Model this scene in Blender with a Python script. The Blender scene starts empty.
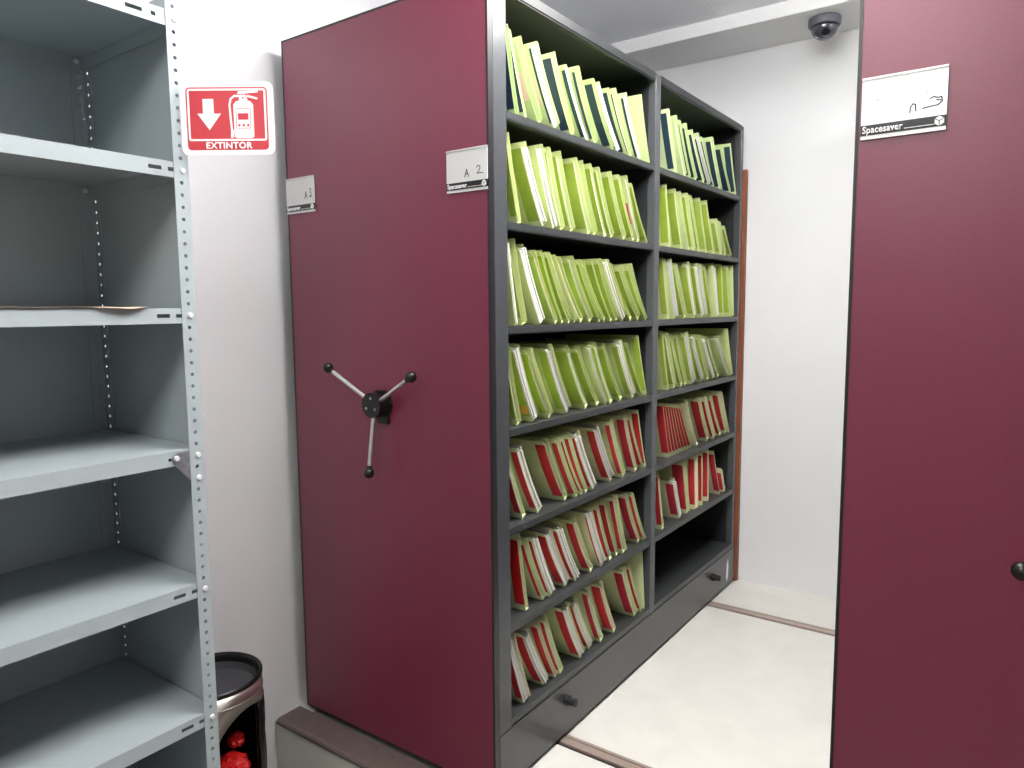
import bpy, bmesh, math, random
from mathutils import Vector, Matrix
random.seed(11)
PI = math.pi
SC = bpy.context.scene
COL = SC.collection

# ---------------------------------------------------------------- camera, world, light, exposure
CZ = 1.3311
cam_data = bpy.data.cameras.new('camera')
cam = bpy.data.objects.new('camera', cam_data)
COL.objects.link(cam)
right = Vector((0.58290144, -0.81250202, -0.00814748))
down = Vector((-0.08979115, -0.05444535, -0.99447134))
fwd = Vector((0.80756638, 0.58041035, -0.10469176))
M = Matrix((right, -down, -fwd)).transposed().to_4x4()
M.translation = Vector((0, 0, CZ))
cam.matrix_world = M
cam_data.sensor_width = 36.0
cam_data.lens = 720.69 / 1024 * 36.0
cam_data.clip_start = 0.02
SC.camera = cam

world = bpy.data.worlds.new('world')
SC.world = world
world.use_nodes = True
bg = world.node_tree.nodes['Background']
bg.inputs[0].default_value = (0.9, 0.95, 1.0, 1)
bg.inputs[1].default_value = 0.15

LAMP_POWER = [9.0, 6.5, 14.0, 14.5]   # emission of the ceiling diffusers
LAMPS = [(-2.1, 0.5, 1.2, 0.6), (-0.1, 0.5, 1.2, 0.6), (1.66, 0.55, 1.2, 0.6), (2.5, -1.4, 1.2, 0.6)]   # x, y, size x, size y of the troffers; the last is an added fill light
SC.view_settings.view_transform = 'Standard'
SC.view_settings.look = 'None'
SC.view_settings.exposure = 0.57
SC.view_settings.gamma = 1.0
SC.view_settings.use_curve_mapping = False

# ---------------------------------------------------------------- materials
def lin(c):
    return tuple(((v / 255) / 12.92 if v / 255 <= 0.04045 else (((v / 255) + 0.055) / 1.055) ** 2.4) for v in c)

def mat(name, rgb, rough=0.5, metal=0.0, var=0.06, scale=40, bump=0.0, bscale=200, spec=0.5, emit=None, coat=0.0):
    m = bpy.data.materials.new(name)
    m.use_nodes = True
    nt = m.node_tree
    b = nt.nodes['Principled BSDF']
    base = lin(rgb)
    tc = nt.nodes.new('ShaderNodeTexCoord')
    nz = nt.nodes.new('ShaderNodeTexNoise')
    nz.inputs['Scale'].default_value = scale
    nz.inputs['Detail'].default_value = 4
    nt.links.new(tc.outputs['Object'], nz.inputs['Vector'])
    rp = nt.nodes.new('ShaderNodeValToRGB')
    rp.color_ramp.elements[0].position = 0.3
    rp.color_ramp.elements[1].position = 0.7
    rp.color_ramp.elements[0].color = tuple(c * (1 - var) for c in base) + (1,)
    rp.color_ramp.elements[1].color = tuple(min(1, c * (1 + var)) for c in base) + (1,)
    nt.links.new(nz.outputs['Fac'], rp.inputs['Fac'])
    nt.links.new(rp.outputs['Color'], b.inputs['Base Color'])
    b.inputs['Roughness'].default_value = rough
    b.inputs['Metallic'].default_value = metal
    b.inputs['Specular IOR Level'].default_value = spec
    b.inputs['Coat Weight'].default_value = coat
    if bump:
        n2 = nt.nodes.new('ShaderNodeTexNoise')
        n2.inputs['Scale'].default_value = bscale
        n2.inputs['Detail'].default_value = 3
        nt.links.new(tc.outputs['Object'], n2.inputs['Vector'])
        bp = nt.nodes.new('ShaderNodeBump')
        bp.inputs['Strength'].default_value = bump
        bp.inputs['Distance'].default_value = 0.002
        nt.links.new(n2.outputs['Fac'], bp.inputs['Height'])
        nt.links.new(bp.outputs['Normal'], b.inputs['Normal'])
    if emit:
        b.inputs['Emission Color'].default_value = (1, 0.98, 0.95, 1)
        b.inputs['Emission Strength'].default_value = emit
    return m

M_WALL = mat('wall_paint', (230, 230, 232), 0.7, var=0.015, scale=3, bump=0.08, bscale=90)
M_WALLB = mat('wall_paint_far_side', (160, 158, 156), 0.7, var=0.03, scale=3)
M_CEIL = mat('ceiling_board', (240, 242, 246), 0.8, var=0.015, scale=6)
M_FLOOR = mat('vinyl_floor', (118, 110, 102), 0.5, var=0.06, scale=12)
M_DECK = mat('deck_vinyl', (226, 223, 217), 0.35, var=0.035, scale=9, bump=0.03, bscale=60)
M_RISER = mat('riser_white', (214, 214, 206), 0.5, var=0.02)
M_NOSE = mat('nosing_brown', (98, 86, 82), 0.5, var=0.08, scale=30)
M_RAIL = mat('rail_bronze', (176, 158, 148), 0.35, metal=0.25, var=0.06)
M_GROOVE = mat('rail_groove', (40, 38, 36), 0.6)
M_MAROON = mat('maroon_laminate', (118, 42, 66), 0.36, var=0.09, scale=420, bump=0.10, bscale=700, spec=0.75)
M_TRIM = mat('black_edge', (38, 36, 40), 0.35)
M_DARK = mat('charcoal_metal', (40, 42, 44), 0.42, var=0.04, bump=0.03, bscale=500)
M_POST = mat('graphite_post', (74, 76, 80), 0.27, var=0.03)
M_LIP = mat('graphite_shelf', (60, 62, 64), 0.36, var=0.04)
M_CARR = mat('carriage_grey', (72, 72, 73), 0.3, var=0.08, scale=25)
M_BLACK = mat('black_plastic', (20, 20, 22), 0.3)
M_RUBBER = mat('black_rubber', (26, 26, 27), 0.7)
M_CHROME = mat('chrome', (228, 228, 228), 0.36, metal=1.0, var=0.01)
M_SCREW = mat('screw_steel', (170, 170, 170), 0.3, metal=0.8)
M_CARD = mat('card_plastic', (206, 206, 204), 0.22, var=0.01)
M_CARDGLARE = mat('card_plastic_glare', (236, 236, 234), 0.16, var=0.01)  # same card plastic made lighter: lamp glare painted into the base colour
M_INK = mat('black_print', (24, 24, 28), 0.35)
M_INKW = mat('white_print', (238, 238, 238), 0.5, var=0.01)
M_STEEL = mat('grey_steel_paint', (166, 176, 180), 0.42, var=0.02, scale=20)
M_GALV = mat('galvanised', (150, 150, 158), 0.4, metal=0.6, var=0.2, scale=90)
M_BOLT = mat('zinc_bolt', (238, 240, 242), 0.3, metal=0.2)
M_SIGNW = mat('sign_white', (250, 250, 250), 0.3, var=0.005)
M_SIGNR = mat('sign_red', (206, 26, 48), 0.35, var=0.02)
M_INOX = mat('brushed_steel', (196, 190, 182), 0.28, metal=0.9, var=0.06, scale=15)
M_BAG = mat('black_liner', (14, 14, 17), 0.35, bump=0.5, bscale=40)
M_ASH = mat('ash_bowl', (66, 66, 70), 0.6)
M_RED = mat('red_wrapper', (205, 24, 26), 0.45, bump=0.3, bscale=30)
M_CAMB = mat('camera_body', (92, 92, 104), 0.4)
M_LENS = mat('camera_lens', (30, 30, 36), 0.12)
M_WOOD = mat('brown_wood', (150, 82, 54), 0.45, var=0.12, scale=14)
M_WOODE = mat('brown_wood_edge', (128, 78, 48), 0.5, var=0.1, scale=14)
M_PAPER = [mat('paper_white', (228, 227, 220), 0.75, var=0.03, scale=60), mat('paper_grey', (212, 211, 208), 0.75, var=0.04, scale=60), mat('paper_cream', (232, 224, 206), 0.75, var=0.04, scale=60)]
M_PINK = mat('paper_pink', (240, 208, 204), 0.7, var=0.04)
M_HOTPINK = mat('paper_hot_pink', (214, 96, 128), 0.7, var=0.04)
M_ORANGE = mat('paper_orange', (236, 180, 80), 0.7)
M_SHEET = mat('tan_sheet', (214, 190, 166), 0.7)
M_COVER = {
    'T': [mat('cover_pale_lime', (214, 230, 172), 0.6, var=0.04), mat('cover_pale_lime_b', (204, 222, 160), 0.6, var=0.04)],
    'G': [mat('cover_lime', (208, 221, 152), 0.6, var=0.04), mat('cover_lime_b', (214, 226, 160), 0.6, var=0.04)],
    'R': [mat('cover_pale_green', (220, 228, 182), 0.6, var=0.04), mat('cover_pale_green_b', (214, 222, 172), 0.6, var=0.04), mat('cover_tan', (226, 222, 186), 0.6, var=0.04)]}
M_STRIP = {
    'T': [mat('strip_teal', (48, 70, 86), 0.45), mat('strip_navy', (42, 60, 82), 0.45)],
    'G': [mat('strip_green', (164, 190, 66), 0.5), mat('strip_green_b', (172, 196, 78), 0.5), mat('strip_green_c', (156, 180, 66), 0.5)],
    'L': [mat('strip_light_lime', (176, 204, 92), 0.5)],
    'R': [mat('strip_red', (206, 52, 62), 0.45), mat('strip_red_b', (194, 48, 60), 0.45), mat('strip_crimson', (186, 44, 62), 0.45)]}
M_STRIPHOT = mat('strip_bright_red', (222, 40, 40), 0.45)
M_LAMP = [mat('lamp_diffuser', (250, 250, 250), 0.5, emit=p) for p in LAMP_POWER]
M_FRAME = mat('lamp_frame', (235, 235, 235), 0.5)

# ---------------------------------------------------------------- mesh helpers (world coordinates; obj() moves them to the parent's base)
def box(bm, x0, x1, y0, y1, z0, z1):
    vs = [bm.verts.new((x, y, z)) for z in (z0, z1) for x, y in ((x0, y0), (x1, y0), (x1, y1), (x0, y1))]
    for f in ((3, 2, 1, 0), (4, 5, 6, 7), (0, 1, 5, 4), (1, 2, 6, 5), (2, 3, 7, 6), (3, 0, 4, 7)):
        bm.faces.new([vs[i] for i in f])
    return vs

def BX(*a):
    bm = bmesh.new(); box(bm, *a); return bm

def bevel(bm, w, seg=2):
    bmesh.ops.bevel(bm, geom=bm.edges[:], offset=w, segments=seg, affect='EDGES', profile=0.5)
    return bm

def frame_of(p, d):
    d = Vector(d).normalized()
    up = Vector((0, 0, 1)) if abs(d.z) < 0.9 else Vector((1, 0, 0))
    a = d.cross(up).normalized(); b = d.cross(a)
    return a, b

def tube(bm, p0, p1, r0, r1=None, n=16, caps=True):
    r1 = r0 if r1 is None else r1
    p0, p1 = Vector(p0), Vector(p1)
    a, b = frame_of(p0, p1 - p0)
    A = [bm.verts.new(p0 + a * (r0 * math.cos(2 * PI * i / n)) + b * (r0 * math.sin(2 * PI * i / n))) for i in range(n)]
    B = [bm.verts.new(p1 + a * (r1 * math.cos(2 * PI * i / n)) + b * (r1 * math.sin(2 * PI * i / n))) for i in range(n)]
    for i in range(n):
        bm.faces.new((A[i], A[(i + 1) % n], B[(i + 1) % n], B[i]))
    if caps:
        bm.faces.new(A[::-1]); bm.faces.new(B)

def lathe(bm, c, prof, n=48, close=False):
    rings = []
    for r, z in prof:
        if r < 1e-5:
            rings.append([bm.verts.new((c[0], c[1], c[2] + z))])
        else:
            rings.append([bm.verts.new((c[0] + r * math.cos(2 * PI * i / n), c[1] + r * math.sin(2 * PI * i / n), c[2] + z)) for i in range(n)])
    for a, b in zip(rings, rings[1:]):
        for i in range(n):
            j = (i + 1) % n
            if len(a) == 1 and len(b) == 1: continue
            if len(a) == 1: bm.faces.new((a[0], b[j], b[i]))
            elif len(b) == 1: bm.faces.new((a[i], a[j], b[0]))
            else: bm.faces.new((a[i], a[j], b[j], b[i]))

def ball(bm, c, r, n=16):
    bmesh.ops.create_uvsphere(bm, u_segments=n, v_segments=n // 2 + 2, radius=r, matrix=Matrix.Translation(Vector(c)))

def ROOT(o):
    while o.parent: o = o.parent
    return o

def obj(name, bm, m, parent=None, smooth=False, base=None, fix=True):
    """one mesh object; verts given in world coordinates, stored relative to the thing's base"""
    if fix: bmesh.ops.recalc_face_normals(bm, faces=bm.faces[:])
    off = Vector((0, 0, 0))
    if parent is not None: off = ROOT(parent).location.copy()
    elif base is not None: off = Vector(base)
    bmesh.ops.translate(bm, verts=bm.verts[:], vec=-off)
    me = bpy.data.meshes.new(name)
    bm.to_mesh(me); bm.free()
    for mm in (m if isinstance(m, (list, tuple)) else [m]): me.materials.append(mm)
    if smooth:
        for p in me.polygons: p.use_smooth = True
        try: me.set_sharp_from_angle(angle=math.radians(35))
        except Exception: pass
    o = bpy.data.objects.new(name, me)
    COL.objects.link(o)
    if parent is not None: o.parent = parent
    else: o.location = off
    return o

def thing(name, label, cat, loc, group=None):
    o = bpy.data.objects.new(name, None)
    o.empty_display_size = 0.05
    COL.objects.link(o)
    o.location = loc
    o['label'] = label; o['category'] = cat
    if group: o['group'] = group
    return o

def tag(o, label, cat, group=None):
    o['label'] = label; o['category'] = cat
    if group: o['group'] = group
    return o

def struct(name, bm, m, parent=None, smooth=False):
    o = obj(name, bm, m, parent, smooth)
    if parent is None: o['kind'] = 'structure'
    return o

def poly(bm, pts, th, P):
    """extrude a 2-D polygon; P(x, y, h) gives the world point"""
    A = [bm.verts.new(P(x, y, 0)) for x, y in pts]
    B = [bm.verts.new(P(x, y, th)) for x, y in pts]
    n = len(pts)
    bm.faces.new(A); bm.faces.new(B)
    for i in range(n): bm.faces.new((A[i], A[(i + 1) % n], B[(i + 1) % n], B[i]))

def rrect(x0, x1, y0, y1, r, n=5):
    out = []
    for cx, cy, a0 in ((x1 - r, y1 - r, 0), (x0 + r, y1 - r, 90), (x0 + r, y0 + r, 180), (x1 - r, y0 + r, 270)):
        for i in range(n + 1):
            a = math.radians(a0 + 90 * i / n)
            out.append((cx + r * math.cos(a), cy + r * math.sin(a)))
    return out

def ring(bm, outer, inner, th, P):
    n = len(outer)
    A = [bm.verts.new(P(x, y, th)) for x, y in outer]; B = [bm.verts.new(P(x, y, th)) for x, y in inner]
    C = [bm.verts.new(P(x, y, 0)) for x, y in outer]; D = [bm.verts.new(P(x, y, 0)) for x, y in inner]
    for i in range(n):
        j = (i + 1) % n
        bm.faces.new((A[i], A[j], B[j], B[i])); bm.faces.new((A[i], A[j], C[j], C[i])); bm.faces.new((B[i], B[j], D[j], D[i]))

def ribbon(bm, pts, w, th, P):
    for (x0, y0), (x1, y1) in zip(pts, pts[1:]):
        d = math.hypot(x1 - x0, y1 - y0) or 1e-6
        ux, uy = (x1 - x0) / d, (y1 - y0) / d
        nx, ny = -uy * w / 2, ux * w / 2
        ex, ey = ux * w / 3, uy * w / 3
        poly(bm, [(x0 + nx - ex, y0 + ny - ey), (x1 + nx + ex, y1 + ny + ey), (x1 - nx + ex, y1 - ny + ey), (x0 - nx - ex, y0 - ny - ey)], th, P)

def text_bm(body, size, th, P, bold=0.0, width=None, x=0, y=0, align='LEFT', spacing=1.0):
    cu = bpy.data.curves.new('lettering', 'FONT')
    cu.body = body; cu.size = size; cu.offset = bold; cu.align_x = align
    cu.resolution_u = 3; cu.space_character = spacing
    o = bpy.data.objects.new('lettering', cu)
    COL.objects.link(o)
    bpy.context.view_layer.update()
    dg = bpy.context.evaluated_depsgraph_get()
    me = bpy.data.meshes.new_from_object(o.evaluated_get(dg))
    bpy.data.objects.remove(o); bpy.data.curves.remove(cu)
    bm = bmesh.new(); bm.from_mesh(me); bpy.data.meshes.remove(me)
    xs = [v.co.x for v in bm.verts]
    k = 1.0
    if width: k = width / (max(xs) - min(xs))
    x0 = min(xs)
    r = bmesh.ops.extrude_face_region(bm, geom=bm.faces[:])
    top = set(v for v in r['geom'] if isinstance(v, bmesh.types.BMVert))
    for v in bm.verts:
        vx = (v.co.x - x0) * k + x if align == 'LEFT' else v.co.x * k + x
        v.co = P(vx, v.co.y + y, th if v in top else 0)
    return bm

# ---------------------------------------------------------------- the room
YW, XF, ZC, ZL = 1.955, 3.42, 2.542, -0.20
XB, YR = -3.3, -2.4
struct('floor', BX(XB, 1.36, YR, YW, ZL - 0.05, ZL), M_FLOOR)
struct('wall_left', BX(XB, XF, YW, YW + 0.1, ZL - 0.05, ZC + 0.1), M_WALL)
struct('wall_far', BX(XF, XF + 0.1, YR, YW + 0.1, ZL - 0.05, ZC + 0.1), M_WALL)
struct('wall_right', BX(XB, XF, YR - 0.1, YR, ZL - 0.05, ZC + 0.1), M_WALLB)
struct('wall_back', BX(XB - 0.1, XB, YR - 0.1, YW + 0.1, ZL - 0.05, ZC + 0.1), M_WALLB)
ceil = struct('ceiling', BX(XB, XF, YR, YW, ZC + 0.012, ZC + 0.1), M_CEIL)
ys = [YR, -1.312, -0.092, 1.128, YW]
xs = [XB, -2.09, -0.87, 0.35, 1.57, XF]
for i in range(len(xs) - 1):
    for j in range(len(ys) - 1):
        bm = BX(xs[i] + 0.0015, xs[i + 1] - 0.0015, ys[j] + 0.0015, ys[j + 1] - 0.0015, ZC, ZC + 0.0125)
        struct('ceiling_panel', bm, M_CEIL, ceil)
struct('trim_1', bevel(BX(3.098, XF, YR, YW, 2.484, ZC + 0.001), 0.004), M_WALL)      # soffit along the far wall

# raised floor that carries the mobile shelving
deck = struct('floor_raised', BX(1.365, XF, YR, YW - 0.001, ZL, -0.014), M_RISER)
for x0, x1 in ((1.449, 1.767), (1.829, 3.022), (3.086, XF)):
    for y0, y1 in ((YR, -0.505), (-0.505, 0.714), (0.714, YW - 0.001)):
        struct('deck_panel', BX(x0 + 0.0002, x1 - 0.0002, y0 + 0.00012, y1 - 0.00012, -0.0145, 0.0), M_DECK, deck)
struct('deck_strip', BX(1.4502, 1.500, YR, 1.868, -0.0138, 0.0012), mat('deck_strip_grey', (120, 116, 110), 0.5), deck)  # grey strip along the deck below the panels' lower edge
bm = bmesh.new()
prof = [(1.449, 0.003), (1.366, 0.003), (1.358, 0.000), (1.354, -0.006), (1.354, -0.014), (1.358, -0.018), (1.3645, -0.018), (1.3645, -0.0138), (1.449, -0.0138)]
ya, yb = YR, YW - 0.022
A = [bm.verts.new((x, ya, z)) for x, z in prof]; B = [bm.verts.new((x, yb, z)) for x, z in prof]
bm.faces.new(A); bm.faces.new(B)
for i in range(len(prof)): bm.faces.new((A[i], A[(i + 1) % len(prof)], B[(i + 1) % len(prof)], B[i]))
struct('step_nosing', bm, M_NOSE, deck)
for xa in (1.767, 3.022):
    struct('rail_groove', BX(xa, xa + 0.062, YR, YW - 0.002, -0.0144, -0.0085), M_GROOVE, deck)
    bm = BX(xa + 0.017, xa + 0.046, YR, YW - 0.003, -0.0085, 0.0015); bevel(bm, 0.0015, 1)
    struct('rail', bm, M_RAIL, deck)
    struct('rail_cover', BX(xa + 0.050, xa + 0.0615, YR, YW - 0.003, -0.0085, 0.0006), M_RAIL, deck)

# ceiling lamps; the last is an added, unseen one that brightens the ceiling
for i, (lx, ly, sx, sy) in enumerate(LAMPS):
    t = thing('ceiling_light', ['white boxy ceiling light with glowing diffuser, farthest back from the maroon panels', 'white boxy ceiling light with glowing diffuser in front of the maroon panels', 'white boxy ceiling light with glowing diffuser over the bare aisle', 'added unseen white ceiling light with glowing diffuser beyond the panel-only shelving'][i], 'ceiling light', (lx, ly, ZC))
    drop = 0.0 if i < 2 else 0.105                 # the last two lights are lowered so their glowing tops brighten the ceiling
    obj('frame', BX(lx - sx / 2 - .02, lx + sx / 2 + .02, ly - 0.05, ly + 0.05, ZC - 0.012, ZC), M_FRAME, t)
    if drop:
        for k in (-0.4, 0.4):
            bm = bmesh.new(); tube(bm, (lx + k, ly, ZC - 0.0125), (lx + k, ly, ZC - 0.0125 - drop), 0.006, n=8)
            obj('stem', bm, M_FRAME, t)
    bm = BX(lx - sx / 2, lx + sx / 2, ly - sy / 2, ly + sy / 2, ZC - 0.085 - drop, ZC - 0.0128 - drop); bevel(bm, 0.02, 3)
    obj('diffuser', bm, M_LAMP[i], t, True)

# ---------------------------------------------------------------- mobile shelving
SZ = [1.829, 1.553, 1.283, 1.010, 0.740, 0.466, 0.200]      # shelf tops, from the top
ZTOP = 2.142
XP = 1.45                                                     # front of the maroon end panels
BAYS = [(1.527, 2.416), (2.459, 3.332)]
YFACE, YMID = 1.107, 1.50

def hand_wheel(root, yc, zc, angs):
    bm = bmesh.new()
    tube(bm, (XP, yc, zc), (XP - 0.012, yc, zc), 0.042, n=10)
    box(bm, XP - 0.010, XP, yc - 0.030, yc + 0.012, zc - 0.056, zc - 0.02)
    tube(bm, (XP - 0.012, yc, zc), (XP - 0.024, yc, zc), 0.034, n=24)
    tube(bm, (XP - 0.024, yc, zc), (XP - 0.046, yc, zc), 0.036, n=24)
    w = obj('hand_wheel', bm, M_BLACK, root, True)
    for k in range(3):
        a = math.radians(angs[k] + 60)
        bm = bmesh.new()
        c = (XP - 0.0462, yc - 0.02 * math.cos(a), zc + 0.02 * math.sin(a))
        tube(bm, c, (c[0] - 0.002, c[1], c[2]), 0.004, n=8)
        obj('screw', bm, M_SCREW, w)
    for d in angs:
        a = math.radians(d)
        dy, dz = -math.cos(a), math.sin(a)
        p0 = Vector((XP - 0.034, yc + dy * 0.026, zc + dz * 0.026)); p1 = Vector((XP - 0.057, yc + dy * 0.192, zc + dz * 0.192))
        bm = bmesh.new(); tube(bm, p0, p1, 0.0062, n=14)
        obj('spoke', bm, M_CHROME, w, True)
        bm = bmesh.new(); ball(bm, p1, 0.0158, 20)
        tube(bm, p1 - (p1 - p0).normalized() * 0.021, p1, 0.008, n=14)
        obj('knob', bm, M_BLACK, w, True)
    return w

HAND = {
    'A': [[(0, 0), (0.5, 1), (1, 0)], [(0.2, 0.4), (0.85, 0.42)]],
    '2': [[(0, 0.8), (0.3, 1), (0.7, 0.9), (0.7, 0.6), (0.1, 0.05), (0.6, 0.1), (1.3, 0.0)]],
    '3': [[(0, 1), (0.6, 1), (0.3, 0.6), (0.75, 0.35), (0.4, 0), (0, 0.1)], [(-0.1, -0.12), (1.0, -0.02)]],
    'n': [[(0, 0), (0.05, 0.6), (0.4, 1), (0.8, 0.9), (0.9, 0.1)]],
    '~': [[(0.9, 0.9), (1.3, 1.05), (1.9, 0.9), (2.3, 0.95), (2.4, 0.5), (1.9, 0.15), (1.0, 0.1), (0, 0.0)], [(1.7, 0.7), (2.2, 0.6)]],
}

def card(root, y_left, marks, dots=False, white=False):  # white: the lighter plastic with the lamp's glare painted in
    """label card; y_left is its edge with the larger Y (left as one faces the panel)"""
    z0, w, h = 1.625, 0.132, 0.106
    P = lambda x, y, t: (XP - 0.0005 - t, y_left - x, z0 + y)
    bm = bmesh.new(); poly(bm, [(0, 0), (w, 0), (w, h), (0, h)], 0.0028, P)
    c = obj('card_holder', bm, M_CARDGLARE if white else M_CARD, root)
    bm = bmesh.new(); poly(bm, [(0, h - 0.0035), (w, h - 0.0035), (w, h), (0, h)], 0.0045, P)
    obj('holder_lip', bm, M_CARDGLARE if white else M_CARD, c)
    bm = bmesh.new(); poly(bm, [(0.0, 0.0065), (w, 0.0065), (w, 0.0245), (0.0, 0.0245)], 0.0034, P)
    obj('name_strip', bm, M_INK, c)
    bm = text_bm('Spacesaver', 0.0165, 0.0040, P, bold=0.0003, width=0.064, spacing=1.04, x=0.003, y=0.0105)
    poly(bm, [(0.069, 0.0105), (0.114, 0.0105), (0.114, 0.0115), (0.069, 0.0115)], 0.004, P)
    obj('lettering', bm, M_INKW, c)
    bm = bmesh.new()
    cx, cy, r = 0.122, 0.0155, 0.0080
    hexa = [(cx + r * math.sin(k * PI / 3), cy + r * math.cos(k * PI / 3)) for k in range(6)]
    poly(bm, hexa, 0.0042, P)
    obj('emblem', bm, M_INKW, c)
    bm = bmesh.new()
    for k in (1, 3, 5): ribbon(bm, [(cx, cy), hexa[k]], 0.0012, 0.0046, P)
    obj('emblem_lines', bm, M_INK, c)
    bm = bmesh.new()
    for ch, x, y, sx, sy in marks:
        for st in HAND[ch]: ribbon(bm, [(x + px * sx, y + py * sy) for px, py in st], 0.0021, 0.0032, P)
    obj('handwriting', bm, M_INK, c)
    if dots:
        for x, y in ((0.026, 0.066), (0.102, 0.067)):
            bm = bmesh.new(); tube(bm, P(x, y, 0.002), P(x, y, 0.0036), 0.0022, n=8)
            obj('screw', bm, M_SCREW, c)

def shelf_bm(x0, x1, z, ya, yb, s):
    """a shelf whose front lip stands at ya; s = +1 when the shelf runs towards larger Y"""
    bm = bmesh.new()
    lo, hi = min(ya, yb), max(ya, yb)
    box(bm, x0, x1, lo, hi, z - 0.004, z)
    a, b = sorted((ya, ya + s * 0.012))
    box(bm, x0, x1, a, b, z - 0.018, z - 0.0042)
    a, b = sorted((ya + s * 0.0015, ya + s * 0.02))
    box(bm, x0, x1, a, b, z - 0.021, z - 0.0182)
    return bm

def mobile_unit(label, y_left, aisle_full, wheel_angs):
    y_right = y_left - 0.788
    ym = (y_left + y_right) / 2
    root = thing('mobile_shelving', label, 'mobile shelving', (XP, ym, 0.0), 'maroon mobile shelving units')
    bm = BX(XP + 0.001, XP + 0.018, y_right + 0.006, y_left - 0.006, 0.026, ZTOP - 0.006)
    obj('end_panel', bm, M_MAROON, root)
    bm = bmesh.new()
    P = lambda x, y, h: (XP + 0.019 - h, y_left - x, y)
    W = 0.788
    ring(bm, [(0, 0.020), (W, 0.020), (W, ZTOP), (0, ZTOP)], [(0.006, 0.026), (W - 0.006, 0.026), (W - 0.006, ZTOP - 0.006), (0.006, ZTOP - 0.006)], 0.019, P)
    obj('edge_trim', bm, M_TRIM, root)
    hand_wheel(root, ym, 1.061, wheel_angs)
    # carriage with its rubber stops
    obj('carriage', bevel(BX(XP + 0.0195, 3.385, y_right, y_left, 0.012, 0.175), 0.003, 1), M_CARR, root)
    for yf, s in ((y_right, -1), (y_left, 1)):
        for bx, bz in ((1.815, 0.122), (3.082, 0.115)):
            bm = bmesh.new()
            tube(bm, (bx, yf, bz), (bx, yf + s * 0.012, bz), 0.016, n=16)
            tube(bm, (bx, yf + s * 0.012, bz), (bx, yf + s * 0.034, bz), 0.0125, n=16)
            obj('bumper', bm, M_RUBBER, root, True)
    for xw in (1.798, 3.053):
        for yw in (y_right + 0.12, y_left - 0.12):
            bm = bmesh.new(); tube(bm, (xw - 0.012, yw, 0.042), (xw + 0.012, yw, 0.042), 0.040, n=24)
            obj('wheel', bm, M_SCREW, root, True)
    # uprights on both faces, top, back sheet
    for x0, x1 in ((1.4695, 1.527), (2.416, 2.459), (3.332, 3.362)):
        for yf, s in ((y_right, 1), (y_left, -1)):
            a, b = sorted((yf, yf + s * 0.03))
            obj('upright', bevel(BX(x0, x1, a, b, 0.176, ZTOP - 0.001), 0.002, 1), M_POST, root)
        obj('bay_divider', BX(x0 + 0.0003, x1 - 0.0003, y_right + 0.0305, y_left - 0.0305, 0.176, ZTOP - 0.002), M_DARK, root)
    for x0, x1 in BAYS:
        x0, x1 = x0 + 0.0005, x1 - 0.0005
        obj('back_sheet', BX(x0, x1, ym - 0.004, ym + 0.004, 0.178, ZTOP - 0.0045), M_DARK, root)
        obj('top_cover', BX(x0, x1, y_right - 0.0005, y_left - 0.004, ZTOP - 0.0028, ZTOP), M_LIP, root)
        bm = bmesh.new()
        box(bm, x0, x1, y_right, y_right + 0.0038, ZTOP - 0.024, ZTOP - 0.003)
        box(bm, x0, x1, y_right + 0.003, y_right + 0.014, ZTOP - 0.028, ZTOP - 0.0245)
        obj('top_lip', bm, M_DARK, root)
        for yf, s in ((y_right, 1), (y_left, -1)):
            if s == -1 and aisle_full == 'right': continue
            for z in SZ:
                obj('shelf', shelf_bm(x0, x1, z, yf + s * 0.001, ym - s * 0.0045, s), M_LIP, root)
    return root, y_left, y_right

unit, yl, yr = mobile_unit('maroon mobile shelving packed with file folders, with two label cards and a three-armed hand wheel', 1.895, 'right', (148, 28, 269))
card(unit, 1.8945, [('A', 0.088, 0.040, 0.012, 0.021), ('3', 0.110, 0.046, 0.012, 0.022)])
card(unit, 1.2415, [('A', 0.060, 0.036, 0.013, 0.019), ('2', 0.098, 0.040, 0.016, 0.020)], dots=False)
bm = bmesh.new()
P = lambda x, y, h: (x, YFACE - 0.0002 - h, y)
poly(bm, [(3.262, 0.052), (3.275, 0.032), (3.289, 0.058), (3.292, 0.105), (3.283, 0.142), (3.268, 0.118)], 0.0006, P)
obj('paint_smear', bm, M_INKW, unit)['label'] = 'white paint smear near the far end of the carriage'
unit2, _, _ = mobile_unit('maroon mobile shelving seen only by its end panel, bright label card at its dark edge', 0.276, 'both', (235.8, 355.8, 115.8))
card(unit2, 0.2665, [('n', 0.077, 0.036, 0.010, 0.014), ('~', 0.096, 0.040, 0.012, 0.016)], dots=True, white=True)

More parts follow.
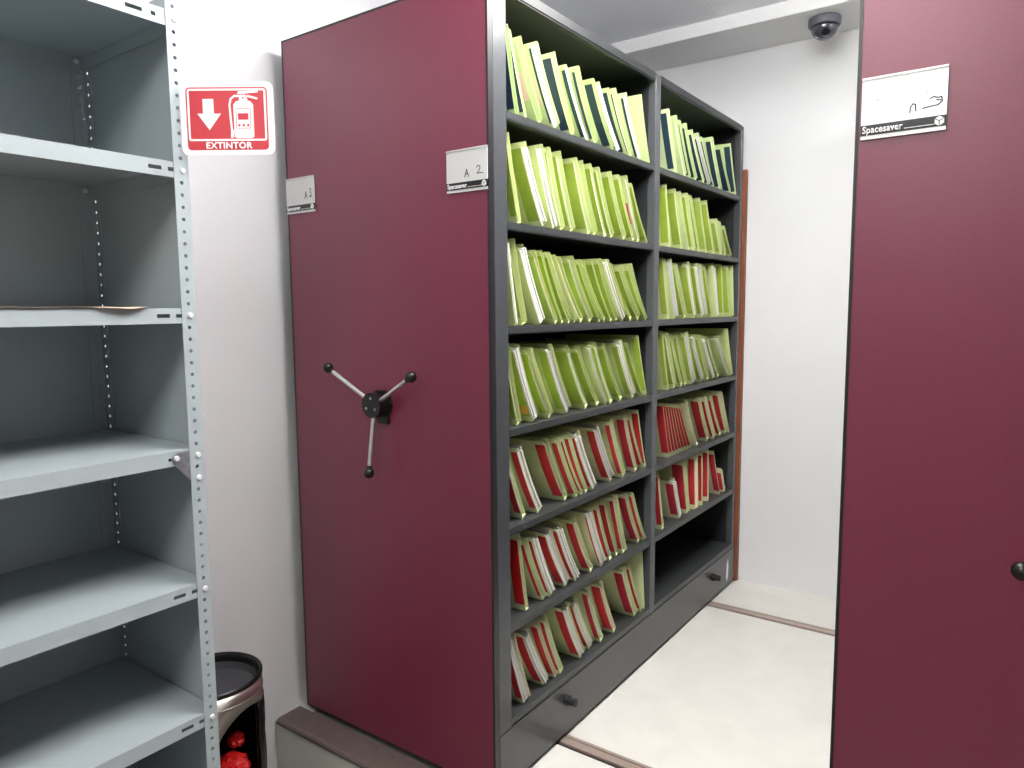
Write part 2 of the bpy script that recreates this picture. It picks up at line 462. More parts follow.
# ---------------------------------------------------------------- file folders
FILES = {
    '1A': [(1.548,1.589,0.019,'T'), (1.561,1.626,0.010,'T'), (1.583,1.683,0.000,'Np'), (1.651,1.761,0.005,'Twp'), (1.754,1.858,0.023,'Tp'), (1.836,1.960,0.010,'Tw'), (1.878,1.995,0.007,'T'), (1.974,2.111,0.021,'T'), (2.011,2.155,0.007,'Tw'), (2.085,2.220,0.014,'T'), (2.112,2.245,0.007,'T'), (2.202,2.321,0.006,'Tw'), (2.336,2.405,0.000,'Nw')],
    '2A': [(1.544,1.590,0.016,'G'), (1.604,1.696,0.030,'Gw'), (1.680,1.757,0.000,'Nw'), (1.731,1.800,0.024,'G'), (1.787,1.861,0.024,'G'), (1.882,1.962,0.031,'Gm'), (1.919,2.006,0.018,'G'), (1.973,2.061,0.021,'G'), (2.023,2.118,0.018,'G'), (2.095,2.199,0.026,'G'), (2.157,2.262,0.015,'G'), (2.214,2.308,0.000,'Np'), (2.258,2.392,0.019,'G')],
    '3A': [(1.548,1.582,0.000,'Nw'), (1.566,1.615,0.016,'G'), (1.603,1.694,0.000,'Nw'), (1.660,1.772,0.030,'L'), (1.705,1.810,0.020,'G'), (1.731,1.844,0.014,'G'), (1.757,1.885,0.017,'G'), (1.789,1.927,0.017,'G'), (1.853,1.982,0.028,'L'), (1.902,2.040,0.018,'G'), (1.932,2.077,0.014,'G'), (1.981,2.111,0.018,'G'), (2.026,2.149,0.018,'G'), (2.058,2.193,0.000,'Nw'), (2.098,2.252,0.015,'G'), (2.154,2.314,0.023,'G'), (2.226,2.379,0.019,'Gm'), (2.264,2.420,0.000,'N')],
    '4A': [(1.540,1.588,0.013,'G'), (1.567,1.651,0.020,'Gwo'), (1.628,1.733,0.020,'Gm'), (1.729,1.833,0.021,'Gw'), (1.844,1.959,0.032,'G'), (1.903,2.029,0.018,'G'), (1.964,2.083,0.000,'Nwm'), (2.002,2.111,0.015,'G'), (2.074,2.197,0.022,'G'), (2.158,2.273,0.015,'Gw'), (2.246,2.369,0.023,'Gm'), (2.332,2.454,0.020,'G')],
    '5A': [(1.531,1.609,0.017,'R'), (1.582,1.679,0.017,'Rw'), (1.725,1.832,0.028,'R'), (1.776,1.886,0.014,'R'), (1.810,1.922,0.014,'R'), (1.844,1.947,0.011,'R'), (1.879,1.989,0.015,'Rw'), (2.017,2.129,0.022,'Rw'), (2.112,2.205,0.013,'R'), (2.225,2.310,0.023,'R'), (2.267,2.368,0.020,'R'), (2.338,2.453,0.020,'R')],
    '6A': [(1.593,1.625,0.028,'R'), (1.617,1.709,0.009,'R'), (1.653,1.744,0.018,'Rw'), (1.726,1.835,0.023,'Rw'), (1.784,1.892,0.011,'Rw'), (1.880,1.987,0.022,'R'), (1.960,2.055,0.004,'Nw'), (2.033,2.118,0.011,'R'), (2.094,2.176,0.023,'R'), (2.144,2.214,0.012,'R'), (2.241,2.345,0.022,'R'), (2.280,2.387,0.008,'Rw')],
    '7A': [(1.518,1.597,0.017,'Rw'), (1.607,1.710,0.025,'Rw'), (1.676,1.768,0.018,'R'), (1.711,1.797,0.014,'R'), (1.817,1.918,0.024,'Rw'), (1.880,1.989,0.022,'Rw'), (1.968,2.057,0.015,'R'), (2.049,2.143,0.027,'R'), (2.208,2.306,0.026,'R'), (2.262,2.360,0.024,'R'), (2.381,2.415,0.000,'N')],
    '1B': [(2.541,2.616,0.020,'T'), (2.609,2.707,0.000,'N'), (2.665,2.773,0.020,'T'), (2.704,2.825,0.016,'T'), (2.764,2.911,0.021,'T'), (2.821,2.979,0.004,'Tw'), (2.880,3.038,0.017,'T'), (2.992,3.110,0.009,'T'), (3.099,3.244,0.020,'T'), (3.231,3.374,0.021,'T')],
    '2B': [(2.559,2.598,0.026,'G'), (2.634,2.704,0.024,'G'), (2.682,2.765,0.000,'N'), (2.736,2.817,0.017,'G'), (2.782,2.871,0.017,'G'), (2.894,2.972,0.034,'L'), (2.961,3.048,0.026,'G'), (3.035,3.140,0.013,'Gs'), (3.096,3.217,0.013,'Gs'), (3.145,3.311,0.014,'Gs')],
    '3B': [(2.546,2.594,0.018,'G'), (2.578,2.647,0.000,'Nw'), (2.630,2.736,0.025,'G'), (2.748,2.830,0.021,'Gw'), (2.832,2.918,0.013,'Gw'), (2.881,2.963,0.000,'Nw'), (2.942,3.034,0.020,'Gm'), (3.047,3.095,0.000,'Nw'), (3.158,3.189,0.027,'G'), (3.210,3.262,0.018,'G'), (3.243,3.303,0.014,'G'), (3.296,3.337,0.000,'N')],
    '4B': [(2.537,2.590,0.012,'G'), (2.565,2.647,0.016,'G'), (2.612,2.717,0.021,'G'), (2.670,2.768,0.017,'G'), (2.740,2.832,0.013,'Gwm'), (2.802,2.932,0.017,'Gw'), (2.878,3.002,0.018,'G'), (2.928,3.074,0.000,'Nwp'), (2.992,3.149,0.022,'G'), (3.088,3.254,0.000,'Nw'), (3.241,3.336,0.000,'No')],
    '5B': [(2.555,2.614,0.014,'R'), (2.577,2.644,0.014,'R'), (2.599,2.675,0.014,'R'), (2.621,2.706,0.014,'R'), (2.643,2.737,0.014,'R'), (2.665,2.770,0.014,'R'), (2.688,2.803,0.014,'R'), (2.711,2.836,0.014,'R'), (2.772,2.889,0.000,'N'), (2.914,3.029,0.027,'R'), (2.965,3.090,0.009,'R'), (3.042,3.179,0.018,'R'), (3.148,3.258,0.019,'R'), (3.200,3.306,0.000,'N')],
    '6B': [(2.509,2.552,0.017,'R'), (2.651,2.729,0.026,'Rw'), (2.768,2.814,0.039,'R'), (2.882,2.897,0.022,'R'), (2.962,2.972,0.032,'R'), (3.046,3.056,0.027,'R'), (3.108,3.190,0.021,'Rw')],
}
ORD = ['first', 'second', 'third', 'fourth', 'fifth', 'sixth', 'seventh', 'eighth', 'ninth', 'tenth', 'eleventh', 'twelfth', 'thirteenth', 'fourteenth', 'fifteenth', 'sixteenth', 'seventeenth', 'eighteenth', 'nineteenth', 'twentieth']
TIER = ['top', 'second', 'third', 'fourth', 'fifth', 'sixth', 'bottom']

def loft(bm, levels, pos):
    """levels: list of (w, v_front, v_back, u0, u1); pos(u, v, w) -> world point"""
    prev = None
    for w, vf, vb, u0, u1 in levels:
        r = [bm.verts.new(pos(u0, vf, w)), bm.verts.new(pos(u0, vb, w)), bm.verts.new(pos(u1, vb, w)), bm.verts.new(pos(u1, vf, w))]
        if prev is None: bm.faces.new(r[::-1])
        else:
            for i in range(4): bm.faces.new((prev[i], prev[(i + 1) % 4], r[(i + 1) % 4], r[i]))
        prev = r
    bm.faces.new(prev)

def profile(xt, xb, H, z0, bend):
    """bottom point and lean of a slumped folder through the two measured points of its front edge"""
    wt, wb = 0.209, 0.025
    th = math.atan2(xb - xt, wt - wb)
    N = 10
    th_at = lambda w: th * (1 + bend * (0.5 - w / H))
    x, z = 0.0, 0.0
    pts = [(0.0, 0.0)]
    for k in range(N):
        a = th_at((k + 0.5) * H / N)
        x -= math.sin(a) * H / N; z += math.cos(a) * H / N
        pts.append((x, z))
    def at(w):
        f = max(0.0, min(N - 1e-6, w / H * N)); k = int(f); g = f - k
        p, q = pts[k], pts[k + 1]
        return p[0] + (q[0] - p[0]) * g, p[1] + (q[1] - p[1]) * g
    # shift so that the curve passes half way between the measured points
    def x_at_z(zz):
        for k in range(N):
            if pts[k + 1][1] >= zz:
                g = (zz - pts[k][1]) / (pts[k + 1][1] - pts[k][1])
                return pts[k][0] + (pts[k + 1][0] - pts[k][0]) * g
        return pts[-1][0]
    sh = (xt + xb) / 2 - (x_at_z(wt) + x_at_z(wb)) / 2
    return lambda w: (at(w)[0] + sh, at(w)[1] + z0, th_at(w))

def make_folder(prof, t, H, y_front, depth, kind, sw, opts, rnd, label, group, tone):
    bx, bz, _ = prof(0)
    root = thing('file_folder', label, 'file folder', (bx, y_front + depth / 2, bz - 0.0), group)
    def pos(u, v, w):
        x, z, a = prof(w)
        return (x + u * math.cos(a), y_front + v, z + u * math.sin(a))
    r = 0.011
    lv = [0.0, H * .12, H * .28, H * .45, H * .62, H * .78, H * .9]
    def panel(bm, u0, u1, vf, vb, h):
        L = [(0.0, vf + 0.006, vb - .004, u0, u1), (0.006, vf, vb, u0, u1)] + [(w, vf, vb, u0, u1) for w in lv[1:]]
        L += [(h - r, vf, vb, u0, u1), (h - r * .45, vf + r * .16, vb, u0, u1), (h - r * .1, vf + r * .55, vb - .004, u0, u1), (h, vf + r, vb - .008, u0, u1)]
        loft(bm, L, pos)
    bm = bmesh.new()
    tk = min(0.0009, t * 0.2)
    panel(bm, 0, tk, 0.0, depth, H)
    back_h = H + (0.010 if rnd.random() < .5 else 0.004)
    bv = rnd.choice([-0.006, -0.003, 0.0, 0.004]) if 'k' not in opts else 0.012
    panel(bm, t - tk, t, bv, depth, min(back_h, H + 0.01))
    loft(bm, [(0.0, 0.004, depth - .003, tk * .5, t - tk * .5), (0.0012, 0.002, depth - .002, tk * .5, t - tk * .5)], pos)
    cover = obj('cover', bm, M_COVER[tone][rnd.randrange(len(M_COVER[tone]))], root)
    inner = t - 2 * tk
    many = 'w' in opts
    n = max(1, min(5, int(inner / 0.005)))
    bm = bmesh.new()
    for k in range(n):
        u0 = tk + inner * (k + 0.06) / n; u1 = tk + inner * (k + 0.94) / n
        vf = (-0.004 if many else (0.006 if 'k' not in opts else 0.012)) + rnd.uniform(0, 0.010)
        h = H - (0.006 if many else 0.012) - rnd.uniform(0, 0.018)
        w0 = 0.0022 + rnd.uniform(0, 0.006)
        L = [(w, vf + rnd.uniform(-.0006, .0006), depth - .012, u0, u1) for w in (w0, H * .2, H * .4, H * .6, H * .8, h)]
        loft(bm, L, pos)
    obj('papers', bm, M_PAPER[rnd.choice([0, 0, 1, 2] if not many else [0, 0, 1])], root)
    if sw > 0:
        bm = bmesh.new()
        L = [(w, 0.0012, 0.0012 + sw, -0.0007, -0.0001) for w in [0.021] + lv[1:-1] + [H * .88, H - 0.013]]
        loft(bm, L, pos)
        k = tone if kind == 'N' else kind
        m = M_STRIP[k][rnd.randrange(len(M_STRIP[k]))]
        if 'h' in opts: m = M_STRIPHOT
        obj('colour_strip', bm, m, root)
    def note(name, m, w0, w1, v0, v1, u=-0.0012):
        bm = bmesh.new()
        loft(bm, [(w0, v0, v1, u, u + .0005), ((w0 + w1) / 2, v0, v1, u, u + .0005), (w1, v0, v1, u, u + .0005)], pos)
        return obj(name, bm, m, root)
    if 'p' in opts: note('pink_slip', M_PINK if tone == 'T' else (M_HOTPINK if 'q' in opts else M_PINK), H * .30, H * .62, sw + 0.005, sw + 0.028, -0.0016)
    if 'o' in opts: note('orange_slip', M_ORANGE, H * .12, H * .24, 0.004, 0.028, -0.0016)
    if 'm' in opts: note('dark_mark', M_INK, H * .76, H * .88, 0.028, 0.036, -0.0006)
    return root

KIND_TXT = {'T': 'dark teal striped pale file folder', 'G': 'green striped lime file folder', 'L': 'light lime striped file folder', 'R': 'red striped pale green file folder'}
rnd = random.Random(5)
n_files = 0
for key, rows in FILES.items():
    tier = int(key[0]) - 1
    bay = 0 if key[1] == 'A' else 1
    z = SZ[tier]
    xmin, xmax = BAYS[bay][0] + 0.004, BAYS[bay][1] - 0.004
    tone = 'T' if tier == 0 else ('G' if tier < 4 else 'R')
    H = 0.235
    rows = [(a, b, c * 1.22, d) for a, b, c, d in rows]
    if key == '5B': rows = [(a, b, 0.030 if i < 8 else c, d) for i, (a, b, c, d) in enumerate(rows)]
    if key == '1B': rows = [(a, b, max(c, 0.02) if c else 0, d) for i, (a, b, c, d) in enumerate(rows)]
    profs = []
    for xt, xb, sw, op in rows:
        h = 0.165 if 's' in op else (0.225 if key == '1A' and xb < 1.7 else (0.185 if key == '6B' and 2.70 < xb < 2.75 else H))
        xt = max(xt, xmin + 0.002); xb = min(max(xb, xt + 0.001), xmax - 0.008)
        for _ in range(20):
            th = math.atan2(xb - xt, 0.184)
            if xb + 0.030 * math.tan(th) * 1.25 + 0.010 < xmax or (xt, xb) != (rows[-1][0], rows[-1][1]) and xb + 0.03 * math.tan(th) * 1.25 + 0.004 < xmax: break
            xb -= 0.004; xt -= 0.002
        xt = min(xt, xb)
        th = math.atan2(xb - xt, 0.184)
        profs.append((profile(xt, xb, h, z + 0.0012, 0.45 if bay == 0 else 0.3), h, th))
    N = len(rows)
    for i, (xt, xb, sw, op) in enumerate(rows):
        p, h, th = profs[i]
        gap = 1.0
        for w in (0.0, 0.25, 0.5, 0.75, 1.0):
            x, zz, a = p(w * h)
            if i + 1 < N:
                # horizontal room to the next folder's near face at this height
                q, hq, _ = profs[i + 1]
                best = None
                for k in range(41):
                    xq, zq, aq = q(hq * k / 40)
                    if best is None or abs(zq - zz - 0.01 * math.sin(a)) < best[0]: best = (abs(zq - zz - 0.01 * math.sin(a)), xq)
                if best[0] < 0.02: gap = min(gap, (best[1] - x) * math.cos(a))
            else:
                gap = min(gap, (xmax - x) * math.cos(a))
        if gap < 0.0035:
            t = 0.003
        else:
            t = gap * (0.84 if 'w' in op else 0.6)
        if key == '5B' and i < 8: t = gap * 0.22
        t = max(0.0025, min(t, 0.030 if 'w' in op else 0.022))
        if i == N - 1: t = min(t, 0.012)
        kind = op[0]
        o2 = op[1:] + ('q' if key == '2A' and 'p' in op else '') + ('h' if key == '6A' and i == 0 else '')
        if key == '5B' and i < 8: o2 += 'k'
        nm = KIND_TXT[kind if kind in 'TGRL' else tone]
        if kind == 'N': nm = 'unstriped ' + {'T': 'pale', 'G': 'lime', 'R': 'pale green'}[tone] + ' file folder'
        if 'p' in op: nm += ' with pink slip'
        elif 'o' in op: nm += ' with orange slip'
        elif 'h' in o2: nm = 'bright red striped file folder'
        elif 's' in op: nm = 'short ' + nm
        elif 'm' in op: nm += ' with dark mark'
        elif kind != 'N' and 'w' in op: nm += ' full of papers'
        where = '%s on %s shelf of %s bay' % (ORD[i], TIER[tier], 'near' if bay == 0 else 'far')
        if i == N - 1: where = 'last on %s shelf of %s bay' % (TIER[tier], 'near' if bay == 0 else 'far')
        y_front = YFACE + 0.014 + rnd.uniform(0, 0.010) if i < N - 1 else YFACE + 0.016
        if 'k' in o2: y_front = YFACE + 0.018
        make_folder(p, t, h, y_front, 0.30, kind, sw, o2, rnd, nm + ', ' + where, 'file folders on the %s shelf of the %s bay' % (TIER[tier], 'near' if bay == 0 else 'far'), tone)
        n_files += 1
# slumped folders at the end of the sixth shelf of the far bay
for i, (xa, lean, hh) in enumerate(((3.25, 0.40, 0.12), (3.285, 0.50, 0.12), (3.324, 0.66, 0.10))):
    base = z0 = SZ[5] + 0.0012
    p = (lambda xa, lean, hh: (lambda w: (xa - math.sin(lean) * w, SZ[5] + 0.0016 + math.cos(lean) * w, lean)))(xa, lean, hh)
    make_folder(p, 0.006, hh, YFACE + 0.016 + 0.008 * i, 0.26, 'R', 0.03 if i == 0 else 0.0, '', rnd, ['small red striped folder slumped past the last upright folder on the sixth shelf', 'small pale folder slumped on the small red one on the sixth shelf', 'small pale folder lying nearest the far end of the sixth shelf'][i], 'slumped folders on the sixth shelf of the far bay', 'R')

# ---------------------------------------------------------------- grey perforated shelving by the left wall
SX0, SX1, SY0, SY1 = -0.030, 0.893, 1.500, 1.940
STOP = 2.02
S_Z = [1.957, 1.647, 1.337, 1.027, 0.717, 0.407, 0.097]
srack = thing('metal_shelving', 'empty light grey metal shelving with perforated posts beside the white wall', 'shelving', ((SX0 + SX1) / 2, (SY0 + SY1) / 2, ZL))

def perf(bm, o, u, width, length, hole_u, pitch=0.31 / 12, r=0.0042):
    """flat perforated strip from o, width along u, rising along Z"""
    o, u = Vector(o), Vector(u)
    n = int(length / pitch)
    rem = length - n * pitch
    for c in range(n):
        z0, z1 = c * pitch, (c + 1) * pitch
        if c == 0: z0 = -0.0093
        if c == n - 1: z1 += rem
        zc = (c + .5) * pitch
        outer = []
        for a, b in ((width, zc), (width, z1), (hole_u, z1), (0, z1), (0, zc), (0, z0), (hole_u, z0), (width, z0)):
            outer.append(bm.verts.new(o + u * a + Vector((0, 0, b))))
        inner = [bm.verts.new(o + u * (hole_u + r * math.cos(k * PI / 4)) + Vector((0, 0, zc + r * math.sin(k * PI / 4)))) for k in range(8)]
        for k in range(8):
            j = (k + 1) % 8
            bm.faces.new((outer[k], outer[j], inner[j], inner[k]))

def post(xc, yc, sx, sy):
    """angle post; sx, sy point from its corner along its two flanges"""
    bm = bmesh.new()
    perf(bm, (xc, yc, ZL + 0.0093), (sx, 0, 0), 0.033, STOP - ZL - 0.0093, 0.017)
    perf(bm, (xc, yc, ZL + 0.0093), (0, sy, 0), 0.033, STOP - ZL - 0.0093, 0.017)
    bmesh.ops.remove_doubles(bm, verts=bm.verts[:], dist=1e-5)
    o = obj('post', bm, M_STEEL, srack, fix=False)
    s = o.modifiers.new('thick', 'SOLIDIFY'); s.thickness = 0.0016; s.offset = 0
    return o
post(SX1, SY0, -1, 1); post(SX1, SY1, -1, -1); post(SX0, SY0, 1, 1); post(SX0, SY1, 1, -1)
obj('end_sheet', BX(SX1 + 0.0010, SX1 + 0.0022, SY0 + 0.012, SY1 - 0.0265, ZL + 0.05, STOP - 0.01), M_STEEL, srack)
obj('end_sheet', BX(SX0 - 0.0022, SX0 - 0.0010, SY0 + 0.012, SY1 - 0.033, ZL + 0.05, STOP - 0.01), M_STEEL, srack)
obj('back_sheet', BX(SX0 + 0.002, SX1 - 0.002, SY1 + 0.0015, SY1 + 0.0027, ZL + 0.05, STOP - 0.01), M_STEEL, srack)
for i, z in enumerate(S_Z):
    bm = bmesh.new()
    xa, xb = SX0 + 0.003, SX1 - 0.003
    ya, yb = SY0 + 0.0015, SY1 - 0.0015
    box(bm, xa, xb, ya, yb, z - 0.0012, z)
    # rounded front lip with slots
    sl = [(0.806, 0.834), (0.848, 0.872)] if i != 3 else []
    if i == 0: sl = [(0.778, 0.812), (0.830, 0.840)]
    zt, zb_ = z - 0.0125, z - 0.0205
    box(bm, xa, xb, ya - 0.0001, ya + 0.0012, zt, z - 0.0013)
    box(bm, xa, xb, ya - 0.0001, ya + 0.0012, z - 0.033, zb_)
    e = xa
    for s0, s1 in sl + [(xb, xb)]:
        if s0 > e: box(bm, e, s0, ya - 0.0001, ya + 0.0012, zb_, zt)
        e = s1
    box(bm, xa, xb, ya + 0.0013, ya + 0.010, z - 0.033, z - 0.032)
    box(bm, xa, xb, yb - 0.0012, yb, z - 0.033, z - 0.0013)
    box(bm, xb - 0.0012, xb, ya + 0.002, yb - 0.002, z - 0.033, z - 0.0013)
    box(bm, xa, xa + 0.0012, ya + 0.002, yb - 0.002, z - 0.033, z - 0.0013)
    obj('shelf', bm, M_STEEL, srack)
    zbs = [z - 0.0165] if i != 3 else [z - 0.0165, z - 0.0682]
    for zz in zbs:
        bm = bmesh.new(); tube(bm, (SX1 - 0.014, SY0 - 0.0008, zz), (SX1 - 0.014, SY0 - 0.005, zz), 0.0065, 0.005, n=10)
        obj('bolt', bm, M_BOLT, srack, True)
    bm = bmesh.new(); tube(bm, (SX1 - 0.0185, SY1 - 0.001, z - 0.0165), (SX1 - 0.0185, SY1 - 0.006, z - 0.0165), 0.006, n=8)
    obj('bolt', bm, M_BOLT, srack, True)
bm = bmesh.new()
P = lambda x, y, h: (x, SY0 - 0.0009 + 0.0006 - h * 0 + (0.0004 if h == 0 else 0), y)
z4 = S_Z[3]
poly(bm, [(0.820, z4 - 0.012), (0.829, z4 - 0.004), (0.8595, z4 - 0.004), (0.8595, z4 - 0.072), (0.820, z4 - 0.026)], 0.001, P)
obj('corner_gusset', bm, M_GALV, srack)
bm = bmesh.new(); tube(bm, (0.829, SY0 - 0.001, z4 - 0.0165), (0.829, SY0 - 0.006, z4 - 0.0165), 0.0065, 0.005, n=10)
obj('bolt', bm, M_BOLT, srack, True)
bm = bmesh.new(); tube(bm, (0.815, SY0 + 0.0013, z4 - 0.0175), (0.815, SY0 + 0.0005, z4 - 0.0175), 0.0035, n=10)
obj('bolt_hole', bm, M_INK, srack)

# sheet of paper on a shelf, one corner bent over the edge
bm = bmesh.new()
z3 = S_Z[2] + 0.0006
g = [[None] * 9 for _ in range(7)]
for i in range(7):
    for j in range(9):
        x = 0.50 + 0.285 * j / 8
        y = SY0 - 0.004 + 0.19 * i / 6
        zz = z3 + 0.0012 * math.sin(j * 1.3) ** 2
        c = max(0.0, 1 - abs(x - 0.735) / 0.045) if i == 0 else 0
        y -= 0.016 * c; zz += 0.002 - 0.0055 * c
        g[i][j] = bm.verts.new((x, y, zz))
for i in range(6):
    for j in range(8): bm.faces.new((g[i][j], g[i][j + 1], g[i + 1][j + 1], g[i + 1][j]))
sh = obj('paper_sheet', bm, M_SHEET, base=(0.64, 1.6, z3))
tag(sh, 'thin tan paper sheet lying on the grey shelf with one corner over its edge', 'paper')
s = sh.modifiers.new('thick', 'SOLIDIFY'); s.thickness = 0.0004

# ---------------------------------------------------------------- extinguisher sign
SR = Vector((0.5836, -0.8121, 0)).normalized(); SN = Vector((-0.8121, -0.5836, 0))
SO = Vector((0.8800, 1.4935, 1.6610))
sw_, sh_ = 0.197, 0.151
P = lambda x, y, h: SO + SR * x + Vector((0, 0, y)) + SN * h
sign = thing('extinguisher_sign', 'red and white EXTINTOR sign with arrow and extinguisher symbol on the grey post', 'sign', tuple(SO + SR * 0.098))
bm = bmesh.new(); poly(bm, rrect(0, sw_, 0, sh_, 0.014), 0.003, P); obj('plate', bm, M_SIGNW, sign)
bm = bmesh.new(); poly(bm, rrect(0.0125, sw_ - 0.012, 0.011, sh_ - 0.011, 0.008), 0.0036, P); obj('red_field', bm, M_SIGNR, sign)
bm = bmesh.new(); ring(bm, rrect(0.0155, sw_ - 0.015, 0.0295, sh_ - 0.014, 0.005), rrect(0.0195, sw_ - 0.019, 0.0335, sh_ - 0.018, 0.002), 0.0042, P); obj('border_line', bm, M_SIGNW, sign)
bm = bmesh.new(); poly(bm, [(0.048, 0.116), (0.071, 0.116), (0.071, 0.086), (0.086, 0.086), (0.0605, 0.052), (0.036, 0.086), (0.048, 0.086)], 0.0042, P); obj('arrow', bm, M_SIGNW, sign)
ext = bmesh.new()
poly(ext, [(0.113, 0.038), (0.119, 0.035), (0.150, 0.035), (0.155, 0.038), (0.155, 0.104), (0.149, 0.111), (0.138, 0.113), (0.130, 0.113), (0.119, 0.111), (0.113, 0.104)], 0.0042, P)
poly(ext, [(0.125, 0.113), (0.144, 0.113), (0.140, 0.124), (0.128, 0.124)], 0.0042, P)
poly(ext, [(0.122, 0.125), (0.166, 0.129), (0.166, 0.133), (0.124, 0.131)], 0.0042, P)
poly(ext, [(0.142, 0.120), (0.164, 0.114), (0.165, 0.118), (0.143, 0.124)], 0.0042, P)
ribbon(ext, [(0.126, 0.121), (0.116, 0.122), (0.108, 0.116), (0.105, 0.104), (0.106, 0.080), (0.108, 0.050)], 0.0042, 0.0042, P)
poly(ext, [(0.105, 0.036), (0.111, 0.036), (0.112, 0.052), (0.106, 0.052)], 0.0042, P)
obj('extinguisher_symbol', ext, M_SIGNW, sign)
bm = bmesh.new()
poly(bm, [(0.122, 0.073), (0.144, 0.073), (0.144, 0.086), (0.122, 0.086)], 0.0046, P)
ring(bm, [(0.118, 0.055), (0.149, 0.055), (0.149, 0.096), (0.118, 0.096)], [(0.119, 0.056), (0.148, 0.056), (0.148, 0.095), (0.119, 0.095)], 0.0046, P)
for k in range(3): poly(bm, rrect(0.1215 + 0.0095 * k, 0.1265 + 0.0095 * k, 0.059, 0.064, 0.002, 2), 0.0046, P)
poly(bm, [(0.131, 0.119), (0.137, 0.119), (0.134, 0.115)], 0.0046, P)
obj('symbol_label', bm, M_SIGNR, sign)
bm = text_bm('EXTINTOR', 0.0185, 0.0042, P, width=0.097, x=0.0516, y=0.0140, spacing=1.08)
for dx, dy, hh in ((0.0012, 0.0, 0.00425), (0.0006, 0.0005, 0.0043), (0.0006, -0.0005, 0.00435)):
    b2 = text_bm('EXTINTOR', 0.0185, hh, P, width=0.097, x=0.0516 + dx, y=0.0140 + dy, spacing=1.08)
    tmp = bpy.data.meshes.new('tmp'); b2.to_mesh(tmp); b2.free(); bm.from_mesh(tmp); bpy.data.meshes.remove(tmp)
obj('lettering', bm, M_SIGNW, sign)
bm = bmesh.new()
poly(bm, [(0.004, 0.05), (0.016, 0.05), (0.016, 0.10), (0.004, 0.10)], -0.0015, P)
obj('mounting_tape', bm, M_SCREW, sign)

# ---------------------------------------------------------------- ash bin with a side opening
BC = (1.062, 1.802)
BR = 0.1315
binr = thing('ash_bin', 'round steel and black ash bin with a side opening in the corner by the wall', 'bin', (BC[0], BC[1], ZL))
bm = bmesh.new()
NA, az0 = 96, math.radians(-78)
ZA, ZB = ZL + 0.02, 0.312
for i in range(NA):
    cols = []
    for k in (i, i + 1):
        a = 2 * PI * k / NA
        d = (a - az0 + PI) % (2 * PI) - PI
        q = math.sqrt(max(0.0, 1 - (d / 0.92) ** 2))
        cols.append((a, 0.055 + 0.203 * q, 0.055 - 0.17 * q, q))
    def V(a, z): return bm.verts.new((BC[0] + BR * math.cos(a), BC[1] + BR * math.sin(a), z))
    (a0, t0, l0, q0), (a1, t1, l1, q1) = cols
    bm.faces.new((V(a0, t0), V(a1, t1), V(a1, ZB), V(a0, ZB)))
    bm.faces.new((V(a0, ZA), V(a1, ZA), V(a1, l1), V(a0, l0)))
bmesh.ops.remove_doubles(bm, verts=bm.verts[:], dist=1e-5)
sh = obj('shell', bm, M_INOX, binr, True)
s = sh.modifiers.new('thick', 'SOLIDIFY'); s.thickness = 0.002; s.offset = -1
bm = bmesh.new(); lathe(bm, (BC[0], BC[1], 0), [(0.0, ZL + 0.003), (BR + 0.003, ZL + 0.003), (BR + 0.003, ZL + 0.03), (BR - 0.004, ZL + 0.032), (0, ZL + 0.032)]); obj('foot_ring', bm, M_RUBBER, binr, True)
bm = bmesh.new(); lathe(bm, (BC[0], BC[1], 0), [(BR - 0.012, ZL + 0.036), (BR - 0.012, 0.262)], 72)
grid2 = None
bmesh.ops.delete(bm, geom=[f for f in bm.faces if abs(((math.atan2(f.calc_center_median().y - BC[1], f.calc_center_median().x - BC[0]) - math.radians(-88) + PI) % (2 * PI)) - PI) < 0.60], context='FACES')
ln = obj('liner', bm, M_BAG, binr, True)
s = ln.modifiers.new('thick', 'SOLIDIFY'); s.thickness = 0.003
bm = bmesh.new(); lathe(bm, (BC[0], BC[1], 0), [(BR - 0.016, ZL + 0.034), (0, ZL + 0.034), (0, ZL + 0.05), (BR - 0.016, ZL + 0.05)]); obj('inner_floor', bm, M_BAG, binr, True)
bm = bmesh.new(); lathe(bm, (BC[0], BC[1], 0), [(BR + 0.0005, 0.276), (BR + 0.0022, 0.277), (BR + 0.0022, 0.279), (BR + 0.0005, 0.280)]); obj('band_bead', bm, M_INOX, binr, True)
bm = bmesh.new(); lathe(bm, (BC[0], BC[1], 0), [(BR + 0.0005, 0.311), (BR + 0.002, 0.313), (BR + 0.002, 0.322), (BR - 0.002, 0.325), (BR - 0.006, 0.322), (BR - 0.010, 0.31), (BR - 0.012, 0.285)]); obj('rim', bm, M_BLACK, binr, True)
bm = bmesh.new(); lathe(bm, (BC[0], BC[1], 0), [(BR - 0.0125, 0.300), (BR - 0.02, 0.282), (BR - 0.05, 0.274), (0, 0.272), (0, 0.268), (BR - 0.05, 0.269), (BR - 0.0115, 0.278)]); obj('ash_bowl', bm, M_ASH, binr, True)
bm = bmesh.new()
fold = [[bm.verts.new((BC[0] + (BR + 0.002 + 0.002 * math.sin(k * 1.7 + j)) * math.cos(math.radians(-62 + 5 * j)), BC[1] + (BR + 0.002 + 0.002 * math.sin(k * 1.7 + j)) * math.sin(math.radians(-62 + 5 * j)), 0.244 - 0.036 * k - (0.004 * (j % 2) if k in (0, 11) else 0))) for j in range(11)] for k in range(12)]
for k in range(11):
    for j in range(10): bm.faces.new((fold[k][j], fold[k][j + 1], fold[k + 1][j + 1], fold[k + 1][j]))
fo = obj('liner_fold', bm, M_BAG, binr, True)
s = fo.modifiers.new('thick', 'SOLIDIFY'); s.thickness = 0.0015
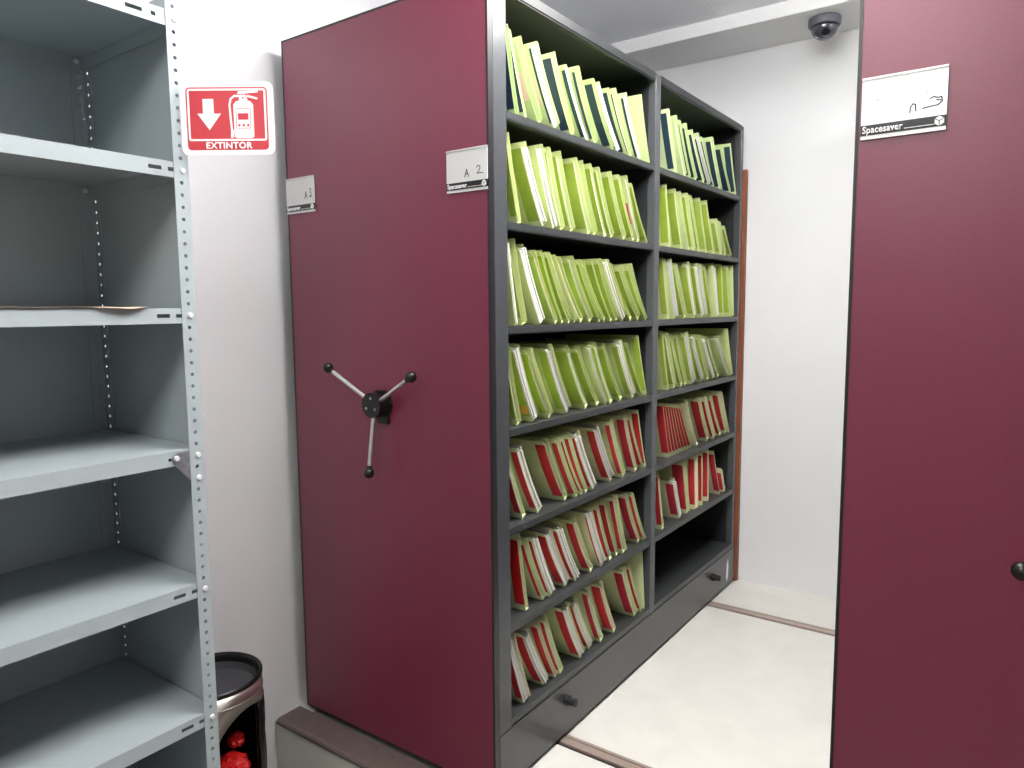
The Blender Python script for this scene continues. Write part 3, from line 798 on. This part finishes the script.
bm = bmesh.new(); lathe(bm, (BC[0], BC[1], 0), [(BR - 0.016, ZL + 0.0505), (BR - 0.016, 0.0), (BR - 0.06, 0.018), (0, 0.010), (0, ZL + 0.0505)], 24)
rr = random.Random(9)
for v in bm.verts: v.co.z += rr.uniform(-.006, .004) if v.co.z > -0.05 else 0
obj('bag_filling', bm, M_BAG, binr, True)

def crumple(name, c, r, sc, label, seed):
    rr = random.Random(seed)
    bm = bmesh.new()
    bmesh.ops.create_icosphere(bm, subdivisions=3, radius=1.0)
    for v in bm.verts:
        k = 1 + rr.uniform(-.16, .16)
        v.co = Vector((c[0] + v.co.x * r * sc[0] * k, c[1] + v.co.y * r * sc[1] * k, c[2] + v.co.z * r * sc[2] * k))
    return tag(obj(name, bm, M_RED, base=c), label, 'wrapper', 'red wrappers in the ash bin')
crumple('crumpled_wrapper', (1.066, 1.738, 0.062), 0.048, (1.0, 1.0, 0.9), 'large crumpled red wrapper low in the opening of the ash bin', 3)
crumple('crumpled_wrapper', (1.098, 1.757, 0.128), 0.023, (1.0, 1.0, 0.9), 'small crumpled red wrapper on the large one in the ash bin', 4)
#crumple('crumpled_bag', (1.05, 1.80, -0.105), 0.03, (1, 1, 1.5), 'black crumpled bag behind the red wrappers in the ash bin', 5)

# ---------------------------------------------------------------- dome camera on the soffit
DC = (3.215, 0.742)
dome = thing('security_camera', 'dark dome security camera under the white soffit by the far wall', 'camera', (DC[0], DC[1], 2.484))
bm = bmesh.new(); lathe(bm, (DC[0], DC[1], 2.484), [(0, 0), (0.058, 0), (0.062, -0.005), (0.062, -0.028), (0.059, -0.033), (0.052, -0.035)], 40); obj('base', bm, M_CAMB, dome, True)
bm = bmesh.new(); lathe(bm, (DC[0], DC[1], 2.446), [(0.0515 * math.cos(k * PI / 20), -0.047 * math.sin(k * PI / 20)) for k in range(10)] + [(0, -0.047)], 40); obj('dome', bm, mat('smoked_dome', (70, 70, 84), 0.08, coat=0.5), dome, True)
ldir = Vector((-0.80, -0.30, -0.62)).normalized()
lp = Vector((DC[0], DC[1], 2.446)) + ldir * 0.0365
bm = bmesh.new(); tube(bm, lp, lp + ldir * 0.014, 0.018, 0.014, n=20); obj('lens', bm, M_LENS, dome, True)
bm = bmesh.new(); tube(bm, lp + ldir * 0.003, lp + ldir * 0.0085, 0.0195, 0.0185, n=20); obj('lens_ring', bm, M_CHROME, dome, True)

# ---------------------------------------------------------------- brown board at the far end
bd = thing('wooden_board', 'tall brown wooden board standing between the packed shelving and the far wall', 'board', (3.40, 1.45, 0))
obj('board', BX(3.388, 3.412, 1.103, 1.84, 0.0, 1.955), M_WOOD, bd)
obj('edge_band', BX(3.387, 3.413, 1.098, 1.1025, 0.0, 1.957), M_WOODE, bd)
